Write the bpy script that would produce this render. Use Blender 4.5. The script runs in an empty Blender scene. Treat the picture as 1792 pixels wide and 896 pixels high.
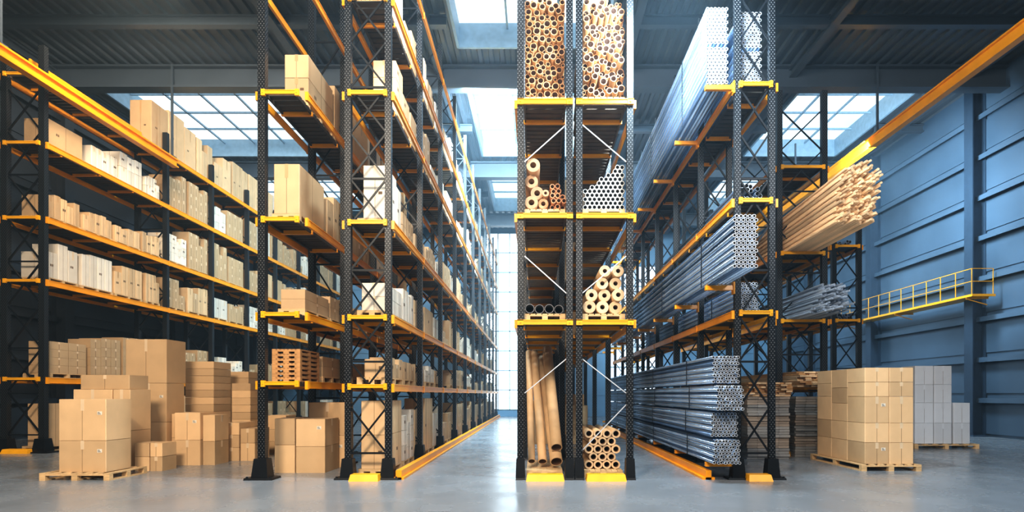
import bpy, bmesh, math, random
from mathutils import Vector
random.seed(11)
sc=bpy.context.scene
COL=sc.collection
sc.view_settings.view_transform='Standard'
try: sc.view_settings.look='Medium High Contrast'
except Exception as e: print('look',e)
sc.view_settings.exposure=-0.38

# ------------------------------------------------------------ materials
def mat(name,c,rough=.6,metal=0,var=.12,nscale=6,orand=0,bump=0,bscale=40,emit=None,spec=None,stretch=None):
    m=bpy.data.materials.new(name); m.use_nodes=True
    nt=m.node_tree; N=nt.nodes; Lk=nt.links
    b=N['Principled BSDF']
    b.inputs['Roughness'].default_value=rough; b.inputs['Metallic'].default_value=metal
    if spec is not None: b.inputs['Specular IOR Level'].default_value=spec
    tc=N.new('ShaderNodeTexCoord')
    src=tc.outputs['Object']
    if stretch:
        mp=N.new('ShaderNodeMapping'); mp.inputs['Scale'].default_value=stretch
        Lk.new(src,mp.inputs['Vector']); src=mp.outputs['Vector']
    no=N.new('ShaderNodeTexNoise'); no.inputs['Scale'].default_value=nscale; no.inputs['Detail'].default_value=5
    Lk.new(src,no.inputs['Vector'])
    mr=N.new('ShaderNodeMapRange'); mr.inputs['From Min'].default_value=.3; mr.inputs['From Max'].default_value=.7
    mr.inputs['To Min'].default_value=1-var; mr.inputs['To Max'].default_value=1+var
    Lk.new(no.outputs['Fac'],mr.inputs['Value'])
    val=mr.outputs['Result']
    if orand:
        oi=N.new('ShaderNodeObjectInfo')
        m2=N.new('ShaderNodeMapRange'); m2.inputs['To Min'].default_value=1-orand; m2.inputs['To Max'].default_value=1+orand
        Lk.new(oi.outputs['Random'],m2.inputs['Value'])
        mu=N.new('ShaderNodeMath'); mu.operation='MULTIPLY'
        Lk.new(val,mu.inputs[0]); Lk.new(m2.outputs['Result'],mu.inputs[1]); val=mu.outputs[0]
    hs=N.new('ShaderNodeHueSaturation'); hs.inputs['Color'].default_value=(*c,1)
    Lk.new(val,hs.inputs['Value']); Lk.new(hs.outputs['Color'],b.inputs['Base Color'])
    if bump:
        n2=N.new('ShaderNodeTexNoise'); n2.inputs['Scale'].default_value=bscale; Lk.new(src,n2.inputs['Vector'])
        bp=N.new('ShaderNodeBump'); bp.inputs['Strength'].default_value=bump; bp.inputs['Distance'].default_value=.02
        Lk.new(n2.outputs['Fac'],bp.inputs['Height']); Lk.new(bp.outputs['Normal'],b.inputs['Normal'])
    return m
M={}
M['kraft']=mat('cardboard',(.58,.385,.21),.75,var=.07,nscale=3,orand=.22,bump=.05,bscale=60)
M['pale']=mat('pale_board',(.70,.62,.51),.6,var=.06,nscale=3,orand=.18)
M['grey']=mat('grey_white_board',(.58,.61,.66),.6,var=.05,nscale=3,orand=.08)
M['tape']=mat('tan_tape',(.66,.50,.33),.35,var=.04)
M['tape2']=mat('brown_tape',(.44,.27,.13),.35,var=.04)
M['seam']=mat('dark_seam',(.12,.07,.035),.8)
M['paper']=mat('label_paper',(.72,.66,.56),.6,var=.02)
M['ink']=mat('label_ink',(.05,.05,.05),.6)
M['orange']=mat('orange_steel',(.86,.32,.006),.34,.0,var=.10,nscale=2,bump=.03,spec=.4)
M['yellow']=mat('yellow_steel',(.84,.38,.01),.36,.0,var=.10,nscale=3,spec=.3)
M['black']=mat('black_steel',(.005,.006,.008),.42,.2,var=.2,nscale=8,spec=.3)
M['deck']=mat('deck_steel',(.05,.036,.026),.55,.3,var=.3,nscale=3)
M['deckw']=mat('brown_deck_steel',(.10,.056,.026),.5,.2,var=.3,nscale=3)
M['wood']=mat('pallet_wood',(.58,.38,.19),.75,var=.22,nscale=5,orand=.1,bump=.1,stretch=(1,6,6))
M['brownwood']=mat('brown_tray_wood',(.42,.21,.075),.7,var=.25,nscale=5,orand=.2,bump=.1,stretch=(1,6,6))
M['pine']=mat('pine_pole',(.64,.42,.23),.6,var=.15,nscale=4,orand=.32,stretch=(6,.6,6))
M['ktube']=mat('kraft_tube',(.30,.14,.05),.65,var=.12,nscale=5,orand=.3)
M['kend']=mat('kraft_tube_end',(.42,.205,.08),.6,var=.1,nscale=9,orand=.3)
M['kin']=mat('kraft_tube_bore_shade',(.045,.016,.006),.8,var=.1)  # inner faces darkened to paint in the shade inside the tubes
M['roll']=mat('kraft_roll',(.56,.36,.19),.65,var=.1,nscale=5,orand=.15)
M['rollend']=mat('kraft_roll_end',(.60,.41,.24),.65,var=.1,nscale=15,orand=.15)
M['rollin']=mat('kraft_roll_bore_shade',(.10,.045,.018),.8,var=.1)  # dark brown stands for the shade inside roll and tube holes
M['broll']=mat('brown_roll',(.34,.18,.09),.65,var=.1,nscale=5,orand=.15)
M['brollend']=mat('brown_roll_end',(.40,.23,.12),.65,var=.12,nscale=15,orand=.15)
M['rust']=mat('red_brown_tube',(.36,.13,.05),.6,var=.12,orand=.2)
M['rustend']=mat('red_brown_tube_end',(.45,.19,.08),.6,var=.12,orand=.2)
M['white']=mat('white_tube',(.6,.58,.54),.45,var=.06,orand=.15)
M['whiteend']=mat('white_tube_end',(.68,.66,.62),.45,var=.04,orand=.1)
M['dark']=mat('pipe_bore_shade',(.012,.013,.015),.8,var=.1)  # near-black on inner pipe walls in place of the shade there
M['blackpipe']=mat('black_pipe',(.012,.013,.016),.35,.2,orand=.2)
M['blackend']=mat('black_pipe_end',(.10,.10,.11),.35,.2,orand=.2)
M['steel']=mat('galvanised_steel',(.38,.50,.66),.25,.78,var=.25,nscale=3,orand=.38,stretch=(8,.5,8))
M['steel2']=mat('darker_steel',(.09,.145,.24),.28,.6,var=.3,nscale=3,orand=.5,stretch=(8,.5,8))  # darker steel tone, picked at random among the tubes
M['steelend']=mat('cut_steel_end',(.50,.53,.57),.4,.3,var=.1,orand=.1)
M['steeld']=mat('dark_steel_tube',(.10,.14,.21),.35,.6,var=.2,nscale=3,orand=.4,stretch=(8,.5,8))
M['rodst']=mat('grey_steel_rod',(.27,.32,.39),.35,.5,var=.2,nscale=3,orand=.4,stretch=(8,.5,8))
M['steeldend']=mat('dark_cut_steel_end',(.34,.39,.46),.35,.5,var=.1,orand=.2)
M['bronze']=mat('bronze_profile',(.30,.245,.20),.45,.3,var=.2,nscale=3,orand=.18)
M['flat']=mat('grey_flat_bar',(.27,.265,.26),.4,.3,var=.2,nscale=3,orand=.2)
M['rod']=mat('bright_rod',(.55,.57,.6),.4,.4)
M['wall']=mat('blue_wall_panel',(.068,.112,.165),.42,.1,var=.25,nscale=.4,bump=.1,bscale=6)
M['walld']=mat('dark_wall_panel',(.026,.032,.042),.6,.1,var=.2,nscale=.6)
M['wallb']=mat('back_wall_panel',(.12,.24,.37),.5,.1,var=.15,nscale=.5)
M['col']=mat('blue_column_steel',(.034,.06,.095),.42,.3,var=.1)
M['roof']=mat('roof_deck',(.08,.098,.12),.42,.2,var=.15,nscale=.5)
M['roofbeam']=mat('roof_beam',(.06,.078,.10),.4,.2,var=.12,nscale=1)
M['frame']=mat('window_frame',(.28,.42,.54),.5,.1)
def emis(name,c,s):
    m=bpy.data.materials.new(name); m.use_nodes=True; nt=m.node_tree
    for n in list(nt.nodes): nt.nodes.remove(n)
    o=nt.nodes.new('ShaderNodeOutputMaterial'); e=nt.nodes.new('ShaderNodeEmission')
    tc=nt.nodes.new('ShaderNodeTexCoord'); no=nt.nodes.new('ShaderNodeTexNoise'); no.inputs['Scale'].default_value=.35
    no.inputs['Detail'].default_value=6
    mx=nt.nodes.new('ShaderNodeMixRGB'); mx.inputs[1].default_value=(*c,1); mx.inputs[2].default_value=(1,1,1,1)
    nt.links.new(tc.outputs['Object'],no.inputs['Vector']); nt.links.new(no.outputs['Fac'],mx.inputs[0])
    nt.links.new(mx.outputs[0],e.inputs[0]); e.inputs[1].default_value=s
    nt.links.new(e.outputs[0],o.inputs[0]); return m
M['sky']=emis('sky_glass',(.42,.74,.92),1.9)
M['win']=emis('daylight_glass',(.5,.8,1.0),3.8)
M['blueglow']=emis('added_blue_glow',(.25,.6,1.0),2.8)  # emission of the added blue panel, not real glass
def postmat():
    m=mat('perforated_post',(.022,.026,.034),.4,.3,var=.1,spec=.35)
    nt=m.node_tree; N=nt.nodes; Lk=nt.links; b=N['Principled BSDF']
    tc=N.new('ShaderNodeTexCoord'); sp=N.new('ShaderNodeSeparateXYZ'); Lk.new(tc.outputs['Object'],sp.inputs[0])
    def mth(op,a,bb=None):
        n=N.new('ShaderNodeMath'); n.operation=op
        for i,v in enumerate((a,bb)):
            if v is None: continue
            if isinstance(v,(int,float)): n.inputs[i].default_value=v
            else: Lk.new(v,n.inputs[i])
        return n.outputs[0]
    xy=mth('ADD',sp.outputs[0],sp.outputs[1])
    s1=mth('SINE',mth('MULTIPLY',xy,2*math.pi/.055)); s2=mth('SINE',mth('MULTIPLY',sp.outputs[2],2*math.pi/.075))
    g=mth('GREATER_THAN',mth('MULTIPLY',s1,s2),.55)
    mx=N.new('ShaderNodeMixRGB'); mx.inputs[1].default_value=(.004,.005,.007,1); mx.inputs[2].default_value=(.085,.09,.095,1)
    Lk.new(g,mx.inputs[0]); Lk.new(mx.outputs[0],b.inputs['Base Color']); return m
M['post']=postmat()
def floormat():
    m=mat('polished_concrete',(.21,.232,.258),.3,0,var=.10,nscale=.7)
    nt=m.node_tree; N=nt.nodes; Lk=nt.links; b=N['Principled BSDF']
    tc=N.new('ShaderNodeTexCoord'); no=N.new('ShaderNodeTexNoise'); no.inputs['Scale'].default_value=1.1; no.inputs['Detail'].default_value=9
    no.inputs['Roughness'].default_value=.6
    Lk.new(tc.outputs['Object'],no.inputs['Vector'])
    mr=N.new('ShaderNodeMapRange'); mr.inputs['From Min'].default_value=.3; mr.inputs['From Max'].default_value=.7
    mr.inputs['To Min'].default_value=.16; mr.inputs['To Max'].default_value=.34
    Lk.new(no.outputs['Fac'],mr.inputs['Value']); Lk.new(mr.outputs['Result'],b.inputs['Roughness'])
    bp=N.new('ShaderNodeBump'); bp.inputs['Strength'].default_value=.03; bp.inputs['Distance'].default_value=.02
    n3=N.new('ShaderNodeTexNoise'); n3.inputs['Scale'].default_value=9; n3.inputs['Detail'].default_value=8; Lk.new(tc.outputs['Object'],n3.inputs['Vector'])
    Lk.new(n3.outputs['Fac'],bp.inputs['Height']); Lk.new(bp.outputs['Normal'],b.inputs['Normal'])
    return m
M['floor']=floormat()

# ------------------------------------------------------------ geometry helpers
class G:
    def __init__(s): s.v=[];s.f=[];s.m=[]
    def box(s,x0,x1,y0,y1,z0,z1,m=0):
        n=len(s.v)
        s.v+=[(x0,y0,z0),(x1,y0,z0),(x1,y1,z0),(x0,y1,z0),(x0,y0,z1),(x1,y0,z1),(x1,y1,z1),(x0,y1,z1)]
        for q in ((0,3,2,1),(4,5,6,7),(0,1,5,4),(1,2,6,5),(2,3,7,6),(3,0,4,7)):
            s.f.append(tuple(n+i for i in q)); s.m.append(m)
        return s
    def taper(s,x0,x1,y0,y1,z0,z1,ix,iy,m=0):
        n=len(s.v)
        s.v+=[(x0,y0,z0),(x1,y0,z0),(x1,y1,z0),(x0,y1,z0),(x0+ix,y0+iy,z1),(x1-ix,y0+iy,z1),(x1-ix,y1-iy,z1),(x0+ix,y1-iy,z1)]
        for q in ((0,3,2,1),(4,5,6,7),(0,1,5,4),(1,2,6,5),(2,3,7,6),(3,0,4,7)):
            s.f.append(tuple(n+i for i in q)); s.m.append(m)
        return s
    def bar(s,p,q,w,t,m=0):
        p=Vector(p);q=Vector(q);d=(q-p).normalized()
        up=Vector((0,0,1)) if abs(d.z)<.95 else Vector((0,1,0))
        a=d.cross(up).normalized()*w/2; b=d.cross(a).normalized()*t/2
        n=len(s.v)
        for c in (p,q):
            for k in ((-1,-1),(1,-1),(1,1),(-1,1)): s.v.append(tuple(c+a*k[0]+b*k[1]))
        for f in ((0,1,2,3),(4,7,6,5),(0,4,5,1),(1,5,6,2),(2,6,7,3),(3,7,4,0)):
            s.f.append(tuple(n+i for i in f)); s.m.append(m)
        return s
    def prism(s,prof,z0,z1,axis='z',m=0):
        n=len(s.v);k=len(prof)
        for z in (z0,z1):
            for a,b in prof:
                s.v.append((a,b,z) if axis=='z' else ((a,z,b) if axis=='y' else (z,a,b)))
        s.f.append(tuple(range(n+k-1,n-1,-1)));s.m.append(m)
        s.f.append(tuple(range(n+k,n+2*k)));s.m.append(m)
        for i in range(k):
            j=(i+1)%k; s.f.append((n+i,n+j,n+k+j,n+k+i)); s.m.append(m)
        return s
    def mesh(s,name,mats,fix=True):
        me=bpy.data.meshes.new(name); me.from_pydata(s.v,[],s.f)
        for x in mats: me.materials.append(M[x] if isinstance(x,str) else x)
        for p,mi in zip(me.polygons,s.m): p.material_index=mi
        if fix:
            bm=bmesh.new(); bm.from_mesh(me); bmesh.ops.recalc_face_normals(bm,faces=bm.faces); bm.to_mesh(me); bm.free()
        me.update(); return me
def ob(name,me,loc=(0,0,0),parent=None,label=None,cat=None,group=None,kind=None,rot=None):
    o=bpy.data.objects.new(name,me); o.location=loc
    if rot is not None:
        o.rotation_mode='QUATERNION'; o.rotation_quaternion=rot
    if parent: o.parent=parent
    if label: o['label']=label
    if cat: o['category']=cat
    if group: o['group']=group
    if kind: o['kind']=kind
    COL.objects.link(o); return o
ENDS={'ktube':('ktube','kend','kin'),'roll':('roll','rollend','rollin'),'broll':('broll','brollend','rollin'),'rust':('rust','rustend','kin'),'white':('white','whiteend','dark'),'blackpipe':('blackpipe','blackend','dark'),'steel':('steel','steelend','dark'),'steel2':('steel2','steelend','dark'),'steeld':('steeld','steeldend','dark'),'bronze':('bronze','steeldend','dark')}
def tube_mesh(r,ri,L,seg=14,mats=('ktube',),name='tube'):
    mats=ENDS.get(mats[0],mats*3)
    g=G()
    for i in range(seg):
        a=2*math.pi*i/seg; c,s=math.cos(a),math.sin(a)
        g.v+=[(r*c,0,r*s),(ri*c,0,ri*s),(r*c,L,r*s),(ri*c,L,ri*s)]
    for i in range(seg):
        a=4*i;b=4*((i+1)%seg)
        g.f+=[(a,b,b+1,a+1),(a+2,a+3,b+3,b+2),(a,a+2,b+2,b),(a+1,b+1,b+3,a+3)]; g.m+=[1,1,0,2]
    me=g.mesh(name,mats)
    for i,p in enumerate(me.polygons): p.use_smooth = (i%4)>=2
    return me
def sqtube_mesh(w,t,L,mats=('steel',)):
    mats=ENDS.get(mats[0],mats*3)
    g=G(); h=w/2; i=h-t
    for (x,z) in ((-h,-h),(h,-h),(h,h),(-h,h)):
        k=i/h; g.v+=[(x,0,z),(x*k,0,z*k),(x,L,z),(x*k,L,z*k)]
    for q in range(4):
        a=4*q;b=4*((q+1)%4)
        g.f+=[(a,b,b+1,a+1),(a+2,a+3,b+3,b+2),(a,a+2,b+2,b),(a+1,b+1,b+3,a+3)]; g.m+=[1,1,0,2]
    return g.mesh('square_tube',mats)
def rod_mesh(r,L,seg=9,mat_='pine',name='pole'):
    g=G()
    prof=[(r*math.cos(2*math.pi*i/seg),r*math.sin(2*math.pi*i/seg)) for i in range(seg)]
    g.prism(prof,0,L,'y'); me=g.mesh(name,(mat_,))
    for p in me.polygons:
        if len(p.vertices)==4: p.use_smooth=True
    return me

# ------------------------------------------------------------ shell
CZ=12.5
def struct(name,g,mats): return ob(name,g.mesh(name,mats),kind='structure')
struct('floor',G().box(-17.2,16,-6,38.2,-.2,0),('floor',))
g=G(); g.box(15.8,16.0,-4,38.2,0,CZ+.6)
for i in range(9): g.box(15.76,15.8,-4,38,.1+i*1.42,1.15+i*1.42)
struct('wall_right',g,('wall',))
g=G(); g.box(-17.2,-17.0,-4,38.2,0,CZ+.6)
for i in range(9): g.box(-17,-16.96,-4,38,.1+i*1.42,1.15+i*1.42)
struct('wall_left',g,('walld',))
WX0,WX1,WZ0,WZ1=-3.3,-.2,.45,12.2
VX0,VX1,VZ0,VZ1=4.8,8.4,.6,10
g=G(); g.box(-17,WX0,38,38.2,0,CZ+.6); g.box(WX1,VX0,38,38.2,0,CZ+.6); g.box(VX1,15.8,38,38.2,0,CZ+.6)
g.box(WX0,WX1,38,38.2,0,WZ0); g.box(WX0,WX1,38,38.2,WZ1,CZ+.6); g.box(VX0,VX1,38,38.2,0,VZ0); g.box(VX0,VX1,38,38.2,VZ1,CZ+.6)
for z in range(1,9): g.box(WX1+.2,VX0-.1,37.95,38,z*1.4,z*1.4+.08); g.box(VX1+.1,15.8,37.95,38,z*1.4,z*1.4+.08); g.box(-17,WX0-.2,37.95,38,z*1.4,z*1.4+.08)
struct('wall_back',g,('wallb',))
def win(name,a,b,c,d,nx,nz,pm):
    g=G(); g.box(a,b,38.12,38.16,c,d,0)
    for i in range(nx+1):
        x=a+(b-a)*i/nx; g.box(x-.03,x+.03,38.0,38.1,c,d,1)
    for i in range(nz+1):
        z=c+(d-c)*i/nz; g.box(a,b,38.0,38.1,z-.035,z+.035,1)
    struct(name,g,(pm,'frame'))
win('window_1',WX0,WX1,WZ0,WZ1,4,9,'win'); win('window_2',VX0,VX1,VZ0,VZ1,4,7,'blueglow')  # second one is an added panel glowing blue behind the right rack
PZ=[(0,0),(.12,0),(.16,.07),(.32,.07),(.36,0)]
def prof(x):
    t=(x+17)%.36
    for (a,za),(b,zb) in zip(PZ,PZ[1:]):
        if a<=t<=b: return za+(zb-za)*(t-a)/(b-a)
    return 0
def corr(g,x0,x1,y0,y1,z):
    xs={round(x0,4),round(x1,4)}
    k=int((x0+17)/.36)-1
    while -17+k*.36<x1:
        for d,_ in PZ[:-1]:
            x=-17+k*.36+d
            if x0<x<x1: xs.add(round(x,4))
        k+=1
    xs=sorted(xs)
    for a,b in zip(xs,xs[1:]):
        n=len(g.v); g.v+=[(a,y0,z+prof(a+1e-6)),(b,y0,z+prof(b-1e-6)),(b,y1,z+prof(b-1e-6)),(a,y1,z+prof(a+1e-6))]; g.f.append((n,n+1,n+2,n+3)); g.m.append(0)
g=G()
SK=[(-15.6,-8.8),(-2.45,2.2),(9.5,13.7)]
def band(y0,y1,holes):
    x=-17
    for a,b in holes: corr(g,x,a,y0,y1,CZ); x=b
    corr(g,x,15.8,y0,y1,CZ)
band(-4,11,[]); band(11,18,[SK[1]]); band(18,20.5,[]); band(20.5,26.2,SK); band(26.2,28,[]); band(28,34,SK); band(34,38,[])
ce=ob('ceiling',g.mesh('ceiling',('roof',),fix=False),kind='structure')
n=3
for (y0,y1,hs) in ((11,18,[SK[1]]),(20.5,26.2,SK),(28,34,SK)):
    for a,b in hs:
        g=G(); g.box(a,b,y0,y1,13.15,13.2,0)
        for X in (a,b): g.box(X-.04,X+.04,y0,y1,CZ-.12,13.15,1)
        for Y in (y0,y1): g.box(a,b,Y-.04,Y+.04,CZ-.12,13.15,1)
        k=max(3,int(round((b-a)/1.5)))
        for i in range(1,k):
            X=a+(b-a)*i/k; g.box(X-.03,X+.03,y0,y1,12.95,13.02,1)
        for i in range(1,4):
            Y=y0+(y1-y0)*i/4; g.box(a,b,Y-.03,Y+.03,12.95,13.02,1)
        struct('window_%d'%n,g,('sky','frame')); n+=1
def ibeam(g,axis,c,a,b,z0,z1,w=.35,t=.06,m=0):
    if axis=='x':
        g.box(a,b,c-w/2,c+w/2,z0,z0+t,m); g.box(a,b,c-w/2,c+w/2,z1-t,z1,m); g.box(a,b,c-.03,c+.03,z0+t,z1-t,m)
    else:
        g.box(c-w/2,c+w/2,a,b,z0,z0+t,m); g.box(c-w/2,c+w/2,a,b,z1-t,z1,m); g.box(c-.03,c+.03,a,b,z0+t,z1-t,m)
t=1
for y in (6.5,10.3,14.6,19.2,27.1,34.8):
    g=G(); ibeam(g,'x',y,-17,15.8,11.7,12.45,.42); struct('trim_%d'%t,g,('roofbeam',)); t+=1
for y in (12.6,16.6,23.3,31):
    g=G()
    for a,b in ((-17,-15.75),(-8.7,-2.6),(2.35,9.4),(13.8,15.8)) if y>20 else ((-17,-2.6),(2.35,15.8)):
        ibeam(g,'x',y,a,b,12.15,12.45,.22,.04)
    struct('trim_%d'%t,g,('roofbeam',)); t+=1
for x in (-16.2,-7.6,-3.2,2.9,8.6,14.6):
    g=G(); ibeam(g,'y',x,-4,38,12.1,12.4,.24); struct('trim_%d'%t,g,('roofbeam',)); t+=1
for y in (8,14,20.2,26.3,32.4):
    for s,xw in ((1,15.75),(-1,-16.95)):
        g=G(); x1=xw; x0=xw-s*.45
        a,b=sorted((x0,x1))
        g.box(a,b,y-.02,y+.02,0,12.4); g.box(x0-.02,x0+.02,y-.2,y+.2,0,12.4); g.box(x1-.02,x1+.01,y-.2,y+.2,0,12.4)
        g.taper(a-.08,b,y-.3,y+.3,0,.05,.02,.02)
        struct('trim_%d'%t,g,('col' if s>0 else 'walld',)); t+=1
for z in (1.3,2.72,4.14,5.56,6.98,8.4,9.82,11.24):
    g=G(); g.box(15.55,15.75,-4,37.9,z,z+.05); g.box(15.55,15.58,-4,37.9,z-.12,z); struct('trim_%d'%t,g,('wall',)); t+=1
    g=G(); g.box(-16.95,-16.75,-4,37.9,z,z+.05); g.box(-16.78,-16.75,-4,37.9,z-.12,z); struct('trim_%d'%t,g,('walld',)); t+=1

for x,z,h,y1,lb in ((11.35,9.98,.18,36,'long orange steel crane runway beam hung beside the blue wall'),(-12.1,9.22,.14,19.2,'orange steel crane runway beam running past the tall carton rack')):
    r=ob('crane_runway_beam',None,(x,0,z),label=lb,cat='beam')
    g=G(); ibeam(g,'y',0,3,y1,-h,h,.2,.045); ob('girder',g.mesh('girder',('orange',)),parent=r)
    for y in (7,12.9,19,25,31):
        if y>y1: continue
        g=G(); g.box(-.03,.03,y-.03,y+.03,h,CZ-z-.05); g.box(-.1,.1,y-.09,y+.09,h,h+.03); ob('hanger',g.mesh('hanger',('roofbeam',)),parent=r)

# ------------------------------------------------------------ racks
def post_mesh(w,d,h):
    a=w/2;b=d/2;t=.014
    prof=[(-a,-b),(a,-b),(a,b),(a*.35,b),(a*.35,b-t),(a-t,b-t),(a-t,-b+t),(-a+t,-b+t),(-a+t,b-t),(-a*.35,b-t),(-a*.35,b),(-a,b)]
    return G().prism(prof,0.02,h).mesh('post',('post',))
def foot_mesh(w,slim=False):
    g=G(); fx=.082 if slim else w*1.9
    g.taper(-fx,fx,-w*1.5,w*1.3,0,.035,.006,.01); bx=min(fx,w*1.1); g.taper(-bx,bx,-w*1.05,w*.95,.035,.36,.01 if slim else w*.25,w*.25)
    for sx in (-.8,.8):
        for sy in (-1.25,): g.taper(fx*sx-.014,fx*sx+.014,w*sy-.018,w*sy+.018,.035,.06,.004,.004)
    return g.mesh('foot',('black',))
def rack(x0,x1,ys,ztop,levels,label,lattice='x',pw=.12,front=True,guard=True,skip_front_right=False,sides=(1,1),pitch=.95,rods=None,bh=.11,slim=False,bw=.026,dm='deck',cstep=1.35,full=False,nodeck=()):
    cx=(x0+x1)/2; r=ob('pallet_rack',None,(cx,ys[0],0),label=label,cat='shelving')
    hw=(x1-x0)/2; pm=post_mesh(pw,pw*.9,ztop); fm=foot_mesh(pw,slim)
    lm=None
    if lattice:
        g=G(); z=.45; k=0; a=-hw+pw*.3; b=hw-pw*.3
        while z+pitch<ztop:
            if lattice=='x' or k%2==0: g.bar((a,0,z),(b,0,z+pitch),bw,.03)
            if lattice=='x' or k%2==1: g.bar((b,.0,z),(a,.0,z+pitch),bw,.03)
            if lattice!='x' or k%2==0: g.bar((a,0,z),(b,0,z),bw,.035)
            z+=pitch; k+=1
        lm=g.mesh('brace',('black',))
    for i,y in enumerate(ys):
        f=ob('upright_frame',None,(0,y-ys[0],0),parent=r)
        for s in (-1,1):
            if skip_front_right and i==0 and s==1: continue
            ob('post',pm,(s*hw,0,0),parent=f); ob('foot',fm,(s*hw,0,0),parent=f)
        if lm and not (skip_front_right and i==0): ob('brace',lm,(0,0,0),parent=f)
    L=ys[-1]-ys[0]
    for z in levels:
        for s,on in zip((-1,1),sides):
            if not on: continue
            g=G(); xa=s*(hw+pw*.5+.002); xb=xa+s*.035; a,b=sorted((xa,xb))
            g.box(a,b,0,L+pw*.5,-bh,0)
            a2,b2=sorted((xa,xa+s*.048)); g.box(a2,b2,0,L+pw*.5,-bh-.01,-bh); g.box(a2,b2,0,L+pw*.5,-.01,.004)
            for y in ys:
                yy=y-ys[0]; a3,b3=sorted((xa,xa+s*.05)); g.box(a3,b3,yy-.03,yy+.03,-bh-.025,.012)
            ob('side_beam',g.mesh('side_beam',('orange',)),(0,0,z),parent=r)
        if z in nodeck: continue
        g=G(); y=.05
        while y<L:
            g.box(-hw+pw*.5,hw-pw*.5,y,y+.13,-.03,-.003); y+=.17
        g.box(-hw+pw*.5,-hw+pw*.5+.03,0,L,-.08,-.03); g.box(hw-pw*.5-.03,hw-pw*.5,0,L,-.08,-.03)
        yy=.6
        while yy<L: g.box(-hw+pw*.4,hw-pw*.4,yy,yy+.05,-.10,-.03,1); yy+=cstep
        ob('shelf_deck',g.mesh('shelf_deck',(dm,'orange')),(0,0,z),parent=r)
    if front:
        for z in levels:
            g=G(); yf=-pw*.45
            if full:
                e=hw+pw*.5; g.box(-e,e,yf-.045,yf-.002,-.08,0); g.box(-e,e,yf-.056,yf-.002,-.012,.004)
                for s in (-1,1):
                    a,b=sorted((s*(hw-pw*.45),s*(hw+pw*.5))); g.box(a,b,yf-.056,yf-.001,-.09,.008)
                    g.box(s*hw-.013,s*hw+.013,yf-.07,yf-.056,-.055,-.03)
            else:
                e=hw-pw*.25; g.box(-e,e,yf-.042,yf-.002,-.06,0); g.box(-e,e,yf-.052,yf-.002,-.01,.004)
                for s in (-1,1):
                    a,b=sorted((s*(hw-pw*.62),s*(hw-pw*.1))); g.box(a,b,yf-.05,yf-.001,-.09,.02)
                    g.box(s*(hw-pw*.34)-.012,s*(hw-pw*.34)+.012,yf-.062,yf-.05,-.05,-.03)
            ob('front_beam',g.mesh('front_beam',('yellow',)),(0,0,z),parent=r)
    if guard:
        g=G(); g.taper(-hw+pw*.9,hw-pw*.9,-.32,-.02,0,.11,.02,.05); ob('floor_guard',g.mesh('floor_guard',('yellow',)),parent=r)
    if rods:
        for a,b in rods: ob('diagonal_rod',G().bar((a[0]-cx,.01,a[1]),(b[0]-cx,.01,b[1]),.02,.016).mesh('diagonal_rod',('rod',)),parent=r)
    return r
def seq(a,b,s):
    o=[];y=a
    while y<=b+.01: o.append(y); y+=s
    return o
LB=[1.65,2.85,4.5,6.75,8.4,9.95]
rb=rack(-3.28,-2.58,seq(10,37,2.7),10.9,LB,'tall black pallet rack with orange beams full of cartons along aisle',lattice='x',pitch=.8,pw=.108,nodeck=(9.95,))
g=G(); g.box(.5,.6,-.1,27,0,.16); g.box(.44,.64,-.1,27,0,.04); ob('guide_rail',g.mesh('guide_rail',('orange',)),parent=rb)
LA=[1.7,2.9,4.55,6.75,8.7]
ra=rack(-4.78,-4.1,[10,12.2,14.4,16.6,18.8],10.9,LA,'black pallet rack with open end bay and orange beams holding cartons',lattice='z',skip_front_right=True,guard=False,pw=.13,nodeck=(8.7,))
LC=[6.6,4.62,2.77]
rr=[((.53,6.2),(-.2,5.55)),((-.2,3.9),(.53,3.25)),((.53,2.1),(-.2,1.5))]
c1=rack(-.27,.585,seq(10,31,3),10.5,LC,'black rack bay with yellow beams holding cardboard tubes',lattice=None,rods=rr,sides=(1,0),slim=True,dm='deckw',cstep=1.5,full=True,pw=.112)
rr=[((.81,6.2),(1.58,5.55)),((1.58,3.9),(.81,3.25)),((.81,2.1),(1.58,1.5)),((1.58,1.3),(.81,.5))]
c2=rack(.755,1.64,seq(10,31,3),10.5,LC,'black rack bay with yellow beams holding pipes and paper rolls',lattice=None,rods=rr,sides=(0,1),slim=True,dm='deckw',cstep=1.5,full=True,pw=.112)
LR=[2.93,4.88,6.9]
yc=seq(10,25.4,2.2)
rc=rack(3.52,4.12,yc,9.5,LR,'black cantilever rack with orange beams holding long steel tube bundles',lattice='x',pitch=.8,pw=.105)
for z in (.30,3.38,6.9-.02):
    for y in yc:
        g=G(); g.taper(-.86,-.36,-.04,.04,-.08,0,0,.01); g.box(-.38,-.355,-.06,.06,-.15,.06)
        ob('cantilever_arm',g.mesh('cantilever_arm',('orange',)),(0,y-10,z),parent=rc)
g=G(); g.box(-.88,-.78,-.1,15,0,.16); g.box(-.94,-.72,-.1,15,0,.04); ob('guide_rail',g.mesh('guide_rail',('orange',)),parent=rc)
LL=[1.9,4.38,5.97,7.86,9.6]
rl=rack(-13.45,-12.5,[14.5,19.3,22,24.7,27.4,30.1,32.8,35.5,37.4],10.3,LL,'long black pallet rack with orange beams beside the dark wall',lattice='x',pw=.15,pitch=1.1,guard=True,bh=.13,bw=.04)
for xx,zz_ in ((-.3,10.0),(.12,10.0)):
    ob('top_rail',G().box(xx-.02,xx+.02,0,4.1,zz_-.09,zz_).box(xx-.04,xx+.04,0,4.1,zz_-.1,zz_-.09).mesh('top_rail',('orange',)),parent=rl)
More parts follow.
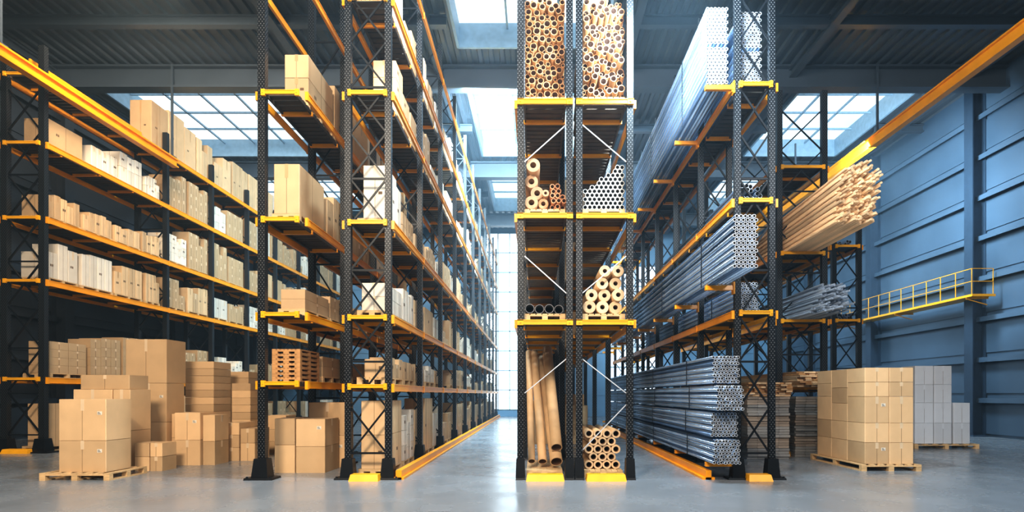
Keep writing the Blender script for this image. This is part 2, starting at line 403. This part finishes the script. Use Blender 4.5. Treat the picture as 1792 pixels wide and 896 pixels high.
D1=rack(5.95,7.05,[14,17,20,23],8.9,[1.65,3.3,4.95,7.05],'black rack with yellow arms carrying timber poles and pipes',lattice='x',pw=.13,pitch=1.0)
D2=rack(8.85,9.6,[17,20,23],6.6,[1.9,3.7,5.9],'shorter black rack with yellow beams near the blue wall',lattice='x',pw=.13,pitch=.9)

# ------------------------------------------------------------ pallets
_pm={}
def pallet_parts(w,d,h=.13):
    bd=[];n=7
    for i in range(n):
        x=-w/2+(w-.09)*i/(n-1); bd.append(('deck_board',(x,x+.09,-d/2,d/2,h-.022,h)))
    for i in range(3):
        y=-d/2+(d-.09)*i/2; bd.append(('stringer_board',(-w/2,w/2,y,y+.09,h-.044,h-.022)))
        for j in range(3):
            x=-w/2+(w-.1)*j/2; bd.append(('block',(x,x+.1,y,y+.09,.022,h-.044)))
    for j in range(3):
        x=-w/2+(w-.1)*j/2; bd.append(('bottom_board',(x,x+.1,-d/2,d/2,0,.022)))
    return bd
def pallet(x,y,z,w,d,parts=False,label='wooden pallet under stacked goods',group=None,matn='wood',h=.13):
    if parts:
        r=ob('wooden_pallet',None,(x,y,z),label=label,cat='pallet',group=group)
        for nme,b in pallet_parts(w,d): ob(nme,G().box(*b).mesh(nme,(matn,)),parent=r)
        return r
    k=(round(w,2),round(d,2),matn,h)
    if k not in _pm:
        g=G()
        for nme,b in pallet_parts(w,d,h): g.box(*b)
        _pm[k]=g.mesh('wooden_pallet',(matn,))
    return ob('wooden_pallet',_pm[k],(x,y,z),label=label,cat='pallet',group=group or 'pallets on the rack shelves')

# ------------------------------------------------------------ cartons
def carton_geo(w,d,h,axis):
    g=G(); a=w/2;b=d/2;c=min(.010,h*.06)
    g.prism([(-a+c,-b),(a-c,-b),(a,-b+c),(a,b-c),(a-c,b),(-a+c,b),(-a,b-c),(-a,-b+c)],0,h-c*.5)
    g.prism([(-a+c,-b+c*.6),(a-c,-b+c*.6),(a-c*.6,-b+c),(a-c*.6,b-c),(a-c,b-c*.6),(-a+c,b-c*.6),(-a+c*.6,b-c),(-a+c*.6,-b+c)],h-c*.5,h-.002)
    return g,a,b,.002,.03,h*.28
def tape_geo(g,a,b,h,e,tw,dr,axis,m,marks=True):
    if axis=='y':
        g.box(-tw,tw,-b,b,h-.002,h,m); g.box(-tw,tw,-b-e,-b,h-dr,h,m); g.box(-.003,.003,-b-e*.6,-b,0,h-dr,m+1)
        if marks: g.box(a,a+e,-.003,.003,0,h,m+1)
    else:
        g.box(-a,a,-tw,tw,h-.002,h,m); g.box(a,a+e,-tw,tw,h-dr,h,m); g.box(-a-e,-a,-tw,tw,h-dr,h,m)
        if marks: g.box(-.003,.003,-b-e*.6,-b,0,h,m+1)
CART=[]
def carton(x0,x1,y0,y1,z0,z1,kind='kraft',big=False,label=None,group=None):
    CART.append((x0,x1,y0,y1,z0,z1,kind,big,label,group))
KL={'kraft':'tan cardboard carton closed with brown tape','pale':'pale cream carton on an orange rack shelf','grey':'plain grey-white carton stacked on a pallet'}
KN={'kraft':'cardboard_carton','pale':'pale_carton','grey':'grey_carton'}
def build_cartons():
    for kind in ('kraft','pale','grey'):
        L=[c for c in CART if c[6]==kind]
        L.sort(key=lambda c:-((c[1]-c[0])+(c[5]-c[4]))/c[2]-(5 if c[7] else 0))
        rest=G()
        for i,(x0,x1,y0,y1,z0,z1,k,big,lb,gr) in enumerate(L):
            w=x1-x0;d=y1-y0;h=z1-z0-.004;ax='y' if (int(x0*997)+int(y0*31))%3 else 'x'
            if i<298:
                g,a,b,e,tw,dr=carton_geo(w,d,h,ax)
                if big:
                    o=ob(KN[kind],g.mesh(KN[kind],(kind,)),((x0+x1)/2,(y0+y1)/2,z0),label=lb or KL[kind],cat='box',group=gr)
                    if h>.19:
                        g2=G(); tape_geo(g2,a,b,h,e,tw,dr,ax,0,False); ob('packing_tape',g2.mesh('packing_tape',('tape' if kind=='kraft' else 'grey','seam')),parent=o)
                    if kind=='kraft' and h>.4 and w>.4 and i%2==0:
                        g3=G(); lx=a-.15; lz=h*.62; g3.box(lx,lx+.08,-b-.004,-b,lz,lz+.06,0)
                        for q in range(3): g3.box(lx+.01,lx+.065-.012*q,-b-.006,-b-.004,lz+.01+.016*q,lz+.017+.016*q,1)
                        ob('shipping_label',g3.mesh('shipping_label',('paper','ink')),parent=o)
                else:
                    tape_geo(g,a,b,h,e,tw,dr,ax,1)
                    if h>.3 and i%2==0:
                        yy=-b*.55; zz=h*.45
                        for q in (0,.055): g.box(a,a+.002,yy+q,yy+q+.04,zz,zz+.06,3)
                        g.box(a*.3,a*.3+.07,-b-.002,-b,zz,zz+.05,3)
                    ob(KN[kind],g.mesh(KN[kind],(kind,'tape2' if kind=='kraft' else 'tape','seam','seam')),((x0+x1)/2,(y0+y1)/2,z0),label=lb or ('tan cardboard carton on an orange rack shelf' if kind=='kraft' else KL[kind]),cat='box',group=gr or 'cartons on the rack shelves')
            else:
                rest.box(x0,x1,y0,y1,z0,z1-.004,0); rest.box(x1,x1+.002,(y0+y1)/2-.03,(y0+y1)/2+.03,z1-h*.3,z1-.004,1); rest.box(x1,x1+.002,(y0+y1)/2-.004,(y0+y1)/2+.004,z0,z1-h*.3,2)
        if rest.v:
            ob('distant_cartons',rest.mesh('distant_cartons',(kind,'tape','seam')),kind='stuff',label='rows of cartons deep along the rack shelves',cat='box')
R=random.random
def fill(x0,x1,z,y0,y1,hr=(.4,.9),pal=True,paleP=.22,skipP=.08,maxlay=2,gl=(1.0,1.35),fillw=(.75,1),ny=(1,3)):
    y=y0
    while y<y1-.5:
        L=random.uniform(*gl); L=min(L,y1-y)
        if R()<skipP: y+=L*.6; continue
        H=random.uniform(*hr)
        lay=1 if H<.35 else random.randint(1,maxlay); n=random.randint(*ny)
        kind='pale' if R()<paleP else 'kraft'
        zz=z
        if pal and y<24: pallet((x0+x1)/2,y+L/2,z+.004,x1-x0,round(L-.04,1)); zz=z+.137
        w=(x1-x0)*random.uniform(*fillw); d=(L-.06)/n
        for a in range(n):
            f=1 if R()<.6 else random.uniform(.7,1)
            for b in range(lay):
                if b==lay-1 and lay>1 and a==n-1 and R()<.3: continue
                hh=H*f/lay
                carton(x1-w,x1-.005,y+.03+a*d,y+.03+(a+1)*d-.015,zz+b*hh,zz+(b+1)*hh,kind)
        y+=L+random.uniform(.03,.12)
bx0,bx1=-3.2,-2.67
fill(bx0,bx1,.0,10.25,36.8,(1.0,1.25),maxlay=3,skipP=.0)
fill(bx0,bx1,LB[0],10.2,36.8,(.3,.55),paleP=.5,skipP=.06,ny=(3,5))
fill(bx0,bx1,LB[1],10.2,36.8,(.4,.8),paleP=.5,skipP=.05,ny=(2,4))
fill(bx0,bx1,LB[2],10.2,36.8,(.4,1.0),maxlay=3,skipP=.06,paleP=.42,ny=(2,4))
fill(bx0,bx1,LB[3],10.2,36.8,(.6,1.1),maxlay=3,paleP=.42,skipP=.06)
fill(bx0,bx1,LB[4],10.2,36.8,(.6,1.0),skipP=.1,paleP=.4)
ax0,ax1=-4.68,-4.19
for z,hr,yy in ((LA[0],(.3,.6),11.2),(LA[1],(.35,.5),10.35),(LA[2],(.7,.9),10.1),(LA[3],(.95,1.2),10.5)):
    fill(ax0,ax1,z,yy,18.6,hr,maxlay=2,skipP=.0,paleP=.1,fillw=(.9,1))
for i in range(7):
    pallet(-4.44,10.6,LA[0]+.004+i*.083,.5,.9,label='small brown wooden tray in a stack on the shelf',group='wooden trays on the low shelf',matn='brownwood',h=.082)
lx0,lx1=-13.33,-12.62
P=.3
fill(lx0,lx1,.0,14.8,37,(.9,1.4),maxlay=3,skipP=.1,paleP=.1)
fill(lx0,lx1,LL[0],14.8,37,(.8,1.3),maxlay=4,skipP=.0,paleP=.15,ny=(2,4))
fill(lx0,lx1,LL[1],14.75,19.2,(.8,.95),maxlay=1,skipP=0,ny=(3,4),paleP=.2,fillw=(.95,1)); fill(lx0,lx1,LL[1],19.5,37,(.7,1.1),maxlay=3,skipP=.03,ny=(3,5),paleP=P)
fill(lx0,lx1,LL[2],14.75,19.2,(.5,.62),maxlay=1,skipP=0,ny=(3,5),paleP=.1,fillw=(.95,1)); fill(lx0,lx1,LL[2],19.5,37,(.9,1.35),maxlay=3,skipP=.03,paleP=P,ny=(2,4))
fill(lx0,lx1,LL[3],14.75,16.1,(.6,.7),maxlay=1,skipP=0,paleP=0); fill(lx0,lx1,LL[3],16.2,19.2,(.5,1.0),maxlay=2,skipP=0,paleP=.7,ny=(3,5)); fill(lx0,lx1,LL[3],19.5,37,(1.0,1.3),maxlay=3,skipP=.03,paleP=P,ny=(2,4))
carton(lx0,lx1,18.75,19.6,9.604,11.15); carton(lx0,lx1,19.62,20.5,9.604,11.25); carton(lx0,lx1,20.52,21.2,9.604,11.1)
fill(lx0,lx1,LL[4]+.004,21.25,34,(1.35,1.65),pal=False,maxlay=1,skipP=0,paleP=.15,ny=(1,3),fillw=(1,1))
for (x0,x1) in ((-.18,.5),(.84,1.55)):
    for z in (0,)+tuple(LC): fill(x0,x1,z,17,21,(1.2,1.5),pal=False,maxlay=2,skipP=0,paleP=0,fillw=(1,1))

FG='cartons stacked on the concrete floor'
def fs(x0,x1,y0,y1,zs,kind='kraft',lb='large tan cardboard carton in a floor stack'):
    for a,b in zip(zs,zs[1:]): carton(x0,x1,y0,y1,a,b,kind,True,lb,FG)
def rng(a,b,n): return [a+(b-a)*i/n for i in range(n+1)]
pallet(-7.9,10.25,0,1.2,.95,True,'wooden pallet on the concrete floor under cartons')
fs(-8.27,-7.45,9.9,10.52,[.132,.68,1.4],lb='large taped cardboard carton stacked on a wooden pallet')
fs(-8.95,-8.2,11.05,11.65,[0,.78,1.58]); fs(-8.18,-7.85,11.05,11.65,[0,.78,1.58]); fs(-8.85,-7.9,11.1,11.65,[1.58,1.86])
fs(-9.05,-8.15,12.6,13.3,[1.73,2.7],lb='big square cardboard carton on top of a tall stack'); fs(-8.95,-8.15,12.6,13.25,[0,.87,1.73])
fs(-7.73,-7.45,11.0,11.45,[0,.28,.545]); fs(-7.43,-7.2,11.0,11.45,[0,.28,.545])
fs(-7.53,-7.0,11.9,12.5,[0,.53,1.1]); fs(-6.97,-6.72,11.95,12.5,[0,.5,1.05])
fs(-6.95,-6.6,12.7,13.4,[0,.3,.58,.85]); fs(-6.57,-6.25,12.7,13.4,[0,.4,.72])
fs(-8.1,-7.6,12.7,13.3,[0,.52,1.05])
fs(-8.6,-7.9,14,14.8,rng(0,2.29,13),lb='flat cardboard carton in a layered stack'); fs(-8.4,-7.8,15.5,16.2,rng(0,2.1,12),lb='flat cardboard carton in a layered stack'); fs(-7.35,-6.9,13.8,14.4,rng(0,1.75,10),lb='flat cardboard carton in a layered stack')
fs(-6.8,-6.3,14.4,15,[0,.3,.6,.95])
fs(-4.92,-4.54,10.75,11.5,[0,.53,1.03],lb='cardboard carton on the floor under the open rack bay'); fs(-4.52,-3.97,10.75,11.5,[0,.5,1.02],lb='wide cardboard carton on the floor under the open rack bay'); fs(-4.6,-3.85,11.56,12.05,[0,.65,1.32])
pallet(6.83,12.0,0,1.15,2.05,True,'wooden pallet on the floor under a block of cartons')
for yi,(a,b) in enumerate(((11.05,11.67),(11.676,12.296),(12.302,12.92))):
    for xi,(p,q) in enumerate(((6.36,6.827),(6.833,7.3))):
        hs=[.132,.55,.93,1.44,1.72,2.0] if yi!=1 else [.132,.55,.93,1.3,1.62,2.0]
        fs(p,q,a,b,hs,lb='taped cardboard carton in a large palletised block')
pallet(11.15,15.95,0,1.75,.9,True,'wooden pallet under grey-white cartons beside the wall')
for (p,q) in ((10.35,10.85),(10.87,11.35),(11.4,11.85)):
    fs(p,q,15.6,16.2,[.132,.7,1.25],'grey',None)
for (p,q) in ((10.35,10.85),(10.87,11.35)): fs(p,q,15.6,16.2,[1.25,1.75,2.26],'grey',None)
fs(11.5,11.95,16.6,17.2,[0,.6,1.2,1.9],'grey','plain grey-white carton stacked near the wall')
build_cartons()

# ------------------------------------------------------------ centre rack goods
def tubes(lst,L,matn,name,label,group,wall=.2,y=10.15,jit=.08,cat='tube'):
    cache={}
    for (x,z,r) in lst:
        k=round(r,3)
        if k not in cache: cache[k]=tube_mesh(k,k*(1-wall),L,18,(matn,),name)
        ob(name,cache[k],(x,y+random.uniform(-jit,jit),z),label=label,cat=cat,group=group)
def pack(x0,x1,z0,z1,radii):
    pts=[]
    for r,att,cap in radii:
        c=0
        for _ in range(att):
            if c>=cap: break
            x=random.uniform(x0+r,x1-r); z=random.uniform(z0+r,z1-r)
            if all((x-a)**2+(z-b)**2>=(r+q+.001)**2 for a,b,q in pts): pts.append((x,z,r)); c+=1
    return pts
for z in LC:
    for (x0,x1) in ((-.2,.515),(.825,1.575)):
        pallet((x0+x1)/2,10.75,z+.004,round(x1-x0,2),1.3)
zz=LC[0]+.14
RR=[(.064,600,16),(.056,4000,40),(.048,9000,60),(.040,9000,50),(.031,9000,40)]
for (a,b,jt) in ((-.2,.515,.06),(.825,1.575,.12)):
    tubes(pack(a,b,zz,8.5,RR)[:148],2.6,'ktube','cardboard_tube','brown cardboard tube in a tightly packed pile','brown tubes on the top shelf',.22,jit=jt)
z0=LC[1]+.14
tubes([(-.08,z0+.118,.115),(.13,z0+.118,.09),(.02,z0+.31,.115),(-.08,z0+.52,.115),(-.05,z0+.76,.12),(.17,z0+.28,.06)],1.3,'broll','cardboard_roll','thick brown paper roll stacked on a yellow-beamed shelf','brown rolls on the shelf',.55,cat='roll')
l=[]
for r_ in range(5):
    for c_ in range(3-(r_>2)): l.append((.29+c_*.092+(.02 if r_%2 else 0),z0+.047+r_*.09,.045))
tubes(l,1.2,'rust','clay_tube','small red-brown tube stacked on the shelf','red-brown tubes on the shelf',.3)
l=[];p=.082
for r_ in range(11):
    z=z0+.042+r_*p*.866; x=1.53-(p/2 if r_%2 else 0); lim=.865+max(0,(r_-4))*.095
    while x>lim: l.append((x,z,p/2-.001)); x-=p
tubes(l,2.0,'white','plastic_pipe','white plastic pipe in a sloping pile on the shelf','white pipes on the shelf',.2,jit=.004,cat='pipe')
z0=LC[2]+.14
tubes([(-.11+i*.172,z0+.084,.082) for i in range(4)],1.4,'blackpipe','black_pipe','short black plastic pipe lying on a wooden pallet','black pipes on the shelf',.12,cat='pipe')
l=[]
for r_ in range(4):
    for c_ in range(3):
        x=.945+c_*.235+(.04 if r_%2 else 0)
        if r_==2 and c_==0 or r_==3 and c_<1: continue
        l.append((x,z0+.118+r_*.212,.112-.004*r_))
l=[a if a[0]+a[2]<1.58 else (1.575-a[2],a[1],a[2]) for a in l]
tubes(l,1.4,'roll','paper_roll','thick kraft paper roll in a pile on a pallet','paper rolls on the shelf',.62,jit=.05,cat='roll')
for (x0,x1) in ((-.17,.47),(.86,1.54)): pallet((x0+x1)/2,10.95,0,round(x1-x0,2),1.6,True,'wooden pallet on the floor inside the rack bay')
l=[]
for r_ in range(5):
    for c_ in range(4 if r_%2==0 else 3): l.append((.955+c_*.162+(.081 if r_%2 else 0),.132+.08+r_*.14,.079))
tubes(l,1.6,'roll','cardboard_roll','kraft tube in a neat stack on a floor pallet','kraft tubes on the floor pallet',.38,y=10.3,jit=.02)
def lean(p,q,r,wall,matn,name,label,group):
    p=Vector(p);q=Vector(q);d=q-p
    ob(name,tube_mesh(r,r*(1-wall),d.length,18,(matn,),name),p,label=label,cat='tube',group=group,rot=d.to_track_quat('Y','Z'))
for p,q,r in (((.37,10.35,.26),(.12,12.6,2.3),.115),((.37,10.3,.52),(.24,12.3,2.45),.105),((.12,10.45,.25),(-.04,12.5,2.4),.08),((-.08,10.5,.25),(-.16,12.5,2.4),.065)):
    lean(p,q,r,.14,'roll','cardboard_tube','long kraft tube leaning inside the rack bay','leaning tubes at the rack base')

# ------------------------------------------------------------ steel bundles
def bundle(x0,x1,z0,z1,y0,L,p,sq,label,matn='steel',jit=.0,first=1.6,wall=.010,gap=.006,alt='steel2',nalt=3):
    r=ob('steel_tube_bundle',None,((x0+x1)/2,y0,z0),label=label,cat='steel tubes')
    mk=(lambda mm: sqtube_mesh(p-gap,wall,L,(mm,))) if sq else (lambda mm: tube_mesh(p/2-gap/2,p/2-gap/2-wall,L,8,(mm,),'tube'))
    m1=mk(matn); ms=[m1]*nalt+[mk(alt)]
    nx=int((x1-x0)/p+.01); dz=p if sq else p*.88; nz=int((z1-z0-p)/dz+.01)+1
    for j in range(nz):
        off=0 if (sq or j%2==0) else p/2
        for i in range(nx-(1 if off else 0)):
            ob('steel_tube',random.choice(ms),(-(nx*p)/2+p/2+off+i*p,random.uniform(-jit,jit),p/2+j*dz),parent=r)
    h=(nz-1)*dz+p; w=nx*p/2
    g=G(); e=.008
    g.box(-w-e,w+e,0,.03,h,h+e); g.box(-w-e,-w,0,.03,-.0,h); g.box(w,w+e,0,.03,-.0,h)
    sm=g.mesh('strap',('black',)); y=first
    while y<L: ob('strap',sm,(0,y,0),parent=r); y+=3.2
    return h
SL='strapped bundle of long galvanised steel tubes on rack arms'
for k in (0,1):
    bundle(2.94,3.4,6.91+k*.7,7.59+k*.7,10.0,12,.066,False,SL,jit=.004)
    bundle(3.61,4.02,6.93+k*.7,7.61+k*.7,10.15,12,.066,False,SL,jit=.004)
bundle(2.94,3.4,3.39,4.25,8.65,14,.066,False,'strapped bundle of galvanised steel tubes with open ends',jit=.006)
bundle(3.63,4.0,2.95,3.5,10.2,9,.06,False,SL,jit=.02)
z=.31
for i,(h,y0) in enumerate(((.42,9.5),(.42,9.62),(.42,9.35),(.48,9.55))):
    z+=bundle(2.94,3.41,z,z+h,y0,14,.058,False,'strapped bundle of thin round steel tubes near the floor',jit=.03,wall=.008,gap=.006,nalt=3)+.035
l=[(3.64+i*.085,4.88+.045+j*.08,.04) for j in range(4) for i in range(5)]
tubes(l,6,'steeld','dark_steel_pipe','loose dark steel pipe on the rack shelf','dark pipes on the rack shelf',.15,y=10.3,jit=.3,cat='pipe')
l=[(3.66+i*.11,.05+.06+j*.11,.05) for j in range(10) for i in range(4)]
tubes(l,6,'steeld','dark_steel_pipe','dark steel pipe at the base of the rack','dark pipes at the rack base',.15,y=12.5,jit=.2,cat='pipe')

rods_=[rod_mesh(r,9.0) for r in (.023,.0255,.028)]
for j in range(20):
    for i in range(14 if j%2==0 else 13):
        if j>16 and (i<4 or i>9): continue
        if j>18 and (i<6 or i>8): continue
        x=6.12+i*.06+(.03 if j%2 else 0); z=4.96+.03+j*.0545
        d=Vector((random.uniform(-.001,.001)-.0012*(i-6),1,-.010-.0012*j))
        ob('timber_pole',random.choice(rods_),(x,11.7+random.uniform(-.2,.16)-.015*j,z+.03+.003*j),label='long thin pale pine pole with a rough cut end',cat='pole',group='pine poles on the rack',rot=d.to_track_quat('Y','Z'))
srd=[rod_mesh(r,7.0,8,'rodst','steel_rod') for r in (.022,.027)]
for j in range(11):
    for i in range(12-(j%2)-(j//3)):
        ob('steel_rod',random.choice(srd),(6.2+i*.062+(.031 if j%2 else 0)+(j//3)*.03,12.7+random.uniform(-.35,.3),3.31+.03+j*.055),label='long thin grey steel rod in a loose bundle',cat='rod',group='steel rods on the far rack')
bm_=G().box(-.07,.07,0,6,0,.04).mesh('board',('pine',)); bm2=G().box(-.07,.07,0,6,0,.04).mesh('board',('brownwood',))
for j in range(8):
    for i in range(6):
        ob('timber_board',random.choice((bm_,bm2)),(6.2+i*.15,13.35+random.uniform(-.12,.12),1.655+j*.046),label='long sawn timber board in a stack',cat='board',group='timber boards on the low shelf')
fb=[G().prism([(-.118,0),(.118,0),(.118,.05),(.112,.056),(-.112,.056),(-.118,.05)],0,7,'y').mesh('flat_bar',(k,)) for k in ('flat','bronze')]
def flats(xs,y,z0,nz):
    z=z0
    for j in range(nz):
        q=fb[(j//4)%2]; dy=random.uniform(-.04,.04)
        for x in xs:
            ob('flat_steel_bar',q,(x,y+dy,z),label='long flat steel bar in a neat layered stack',cat='steel bar',group='flat bars stacked on the floor')
        z+=.062
    return z
zt=flats([4.93+.24*i for i in range(4)],13.0,.005,23)
flats([6.22+.24*i for i in range(3)],13.45,.005,23)
for j in range(7):
    for i in range(7):
        ob('timber_board',random.choice((bm_,bm2)),(4.86+i*.145,12.95+random.uniform(-.1,.1),zt+.003+j*.046),label='long sawn timber board in a stack',cat='board',group='timber boards on the flat bar stack')
for z in (1.9,3.7,5.9):
    l=[(9.0+i*.11,z+.055+j*.105,.05) for j in range(2) for i in range(5)]
    tubes(l,5,'steeld','dark_steel_pipe','long dark steel pipe on the short rack','dark pipes on the short rack',.2,y=17.2,jit=.2,cat='pipe')

# ------------------------------------------------------------ catwalk
cw=ob('catwalk',None,(14.95,19.3,4.85),label='yellow steel catwalk with railing fixed along the blue wall',cat='walkway')
g=G(); g.box(-.22,.55,0,8.3,-.03,0); g.box(-.24,-.21,0,8.3,-.06,.02); g.box(-.24,.55,-.03,0,-.06,.02)
ob('platform',g.mesh('platform',('yellow',)),parent=cw)
for z in (.45,.88): ob('rail',G().bar((-.23,0,z),(-.23,8.3,z),.02,.02).bar((-.23,0,z),(.5,0,z),.02,.02).mesh('rail',('yellow',)),parent=cw)
pmh=G().box(-.01,.01,-.01,.01,0,.88).mesh('railing_post',('yellow',))
for i in range(12): ob('railing_post',pmh,(-.23,i*.75,0),parent=cw)
ob('railing_post',pmh,(.49,0,0),parent=cw)
for y in (.3,4.2,8.0): ob('bracket',G().bar((-.2,y,-.1),(.52,y,-.3),.03,.03).box(-.2,.55,y-.03,y+.03,-.1,-.03).mesh('bracket',('yellow',)),parent=cw)

# ------------------------------------------------------------ dusty air filling the whole hall
hm=bpy.data.materials.new('dusty_air'); hm.use_nodes=True; nt=hm.node_tree
for q in list(nt.nodes): nt.nodes.remove(q)
o_=nt.nodes.new('ShaderNodeOutputMaterial'); vs=nt.nodes.new('ShaderNodeVolumeScatter')
vs.inputs['Color'].default_value=(.55,.79,1,1); vs.inputs['Density'].default_value=.006; vs.inputs['Anisotropy'].default_value=.6
nt.links.new(vs.outputs[0],o_.inputs['Volume'])
me=G().box(-17.5,16.3,-6.5,38.6,-.4,13.6).mesh('air_haze',(hm,))
ob('air_haze',me,label='faint dusty haze filling the warehouse air',cat='haze',kind='stuff')

# ------------------------------------------------------------ light
w=bpy.data.worlds.new('World'); sc.world=w; w.use_nodes=True
w.node_tree.nodes['Background'].inputs[0].default_value=(.66,.81,1,1); w.node_tree.nodes['Background'].inputs[1].default_value=.22
def area(name,loc,target,sx,sy,e,c):
    l=bpy.data.lights.new(name,'AREA'); l.shape='RECTANGLE'; l.size=sx; l.size_y=sy; l.energy=e; l.color=c
    o=bpy.data.objects.new(name,l); o.location=loc; o.rotation_euler=(Vector(target)-Vector(loc)).to_track_quat('-Z','Y').to_euler(); COL.objects.link(o); return o
area('warm_left_fill',(-3.5,-1,9.0),(-9,14,3.5),3,1.5,3300,(1,.86,.68))  # fill added behind the camera to warm the left side
area('cool_right_fill',(8,-1,9.0),(7.5,14,2.5),3,1.5,950,(.88,.94,1))  # unseen light added behind the camera for the right side
area('centre_fill',(1,-1,6.5),(1,12,4),2,1.5,500,(1,.93,.84))  # added behind the camera to brighten the centre rack fronts
area('far_aisle_fill',(-1.2,18.9,11.5),(-1.6,31,0),2.5,2,9500,(.55,.82,1))  # unseen cool light added to imitate the glow down the aisle
area('left_aisle_fill',(-1.3,9.2,10.5),(-2.7,18,3.5),1,1.5,1200,(.8,.92,1))  # no fixture here, added to lift the left rack's aisle face
area('left_rack_fill',(-9.5,13.5,11.4),(-12.8,21,8.5),2,1,900,(1,.86,.66))  # made-up warm light for the upper left shelves
area('wall_fill',(11.5,19,9.5),(15.8,28,3.5),2,2,2100,(.6,.83,1))  # added cool light that brightens the far blue wall
area('right_aisle_fill',(2.3,8.6,8.2),(3.1,15.5,3.2),1,1.2,1300,(.65,.86,1))  # unseen light added to brighten the steel bundles' aisle faces
cd=bpy.data.cameras.new('camera'); cd.sensor_width=36; cd.lens=36*1000/1792
cd.shift_x=-42/1792; cd.shift_y=242/1792; cd.clip_end=200
cam=bpy.data.objects.new('camera',cd); cam.location=(0,0,1.48); cam.rotation_euler=(math.pi/2,0,0); COL.objects.link(cam); sc.camera=cam
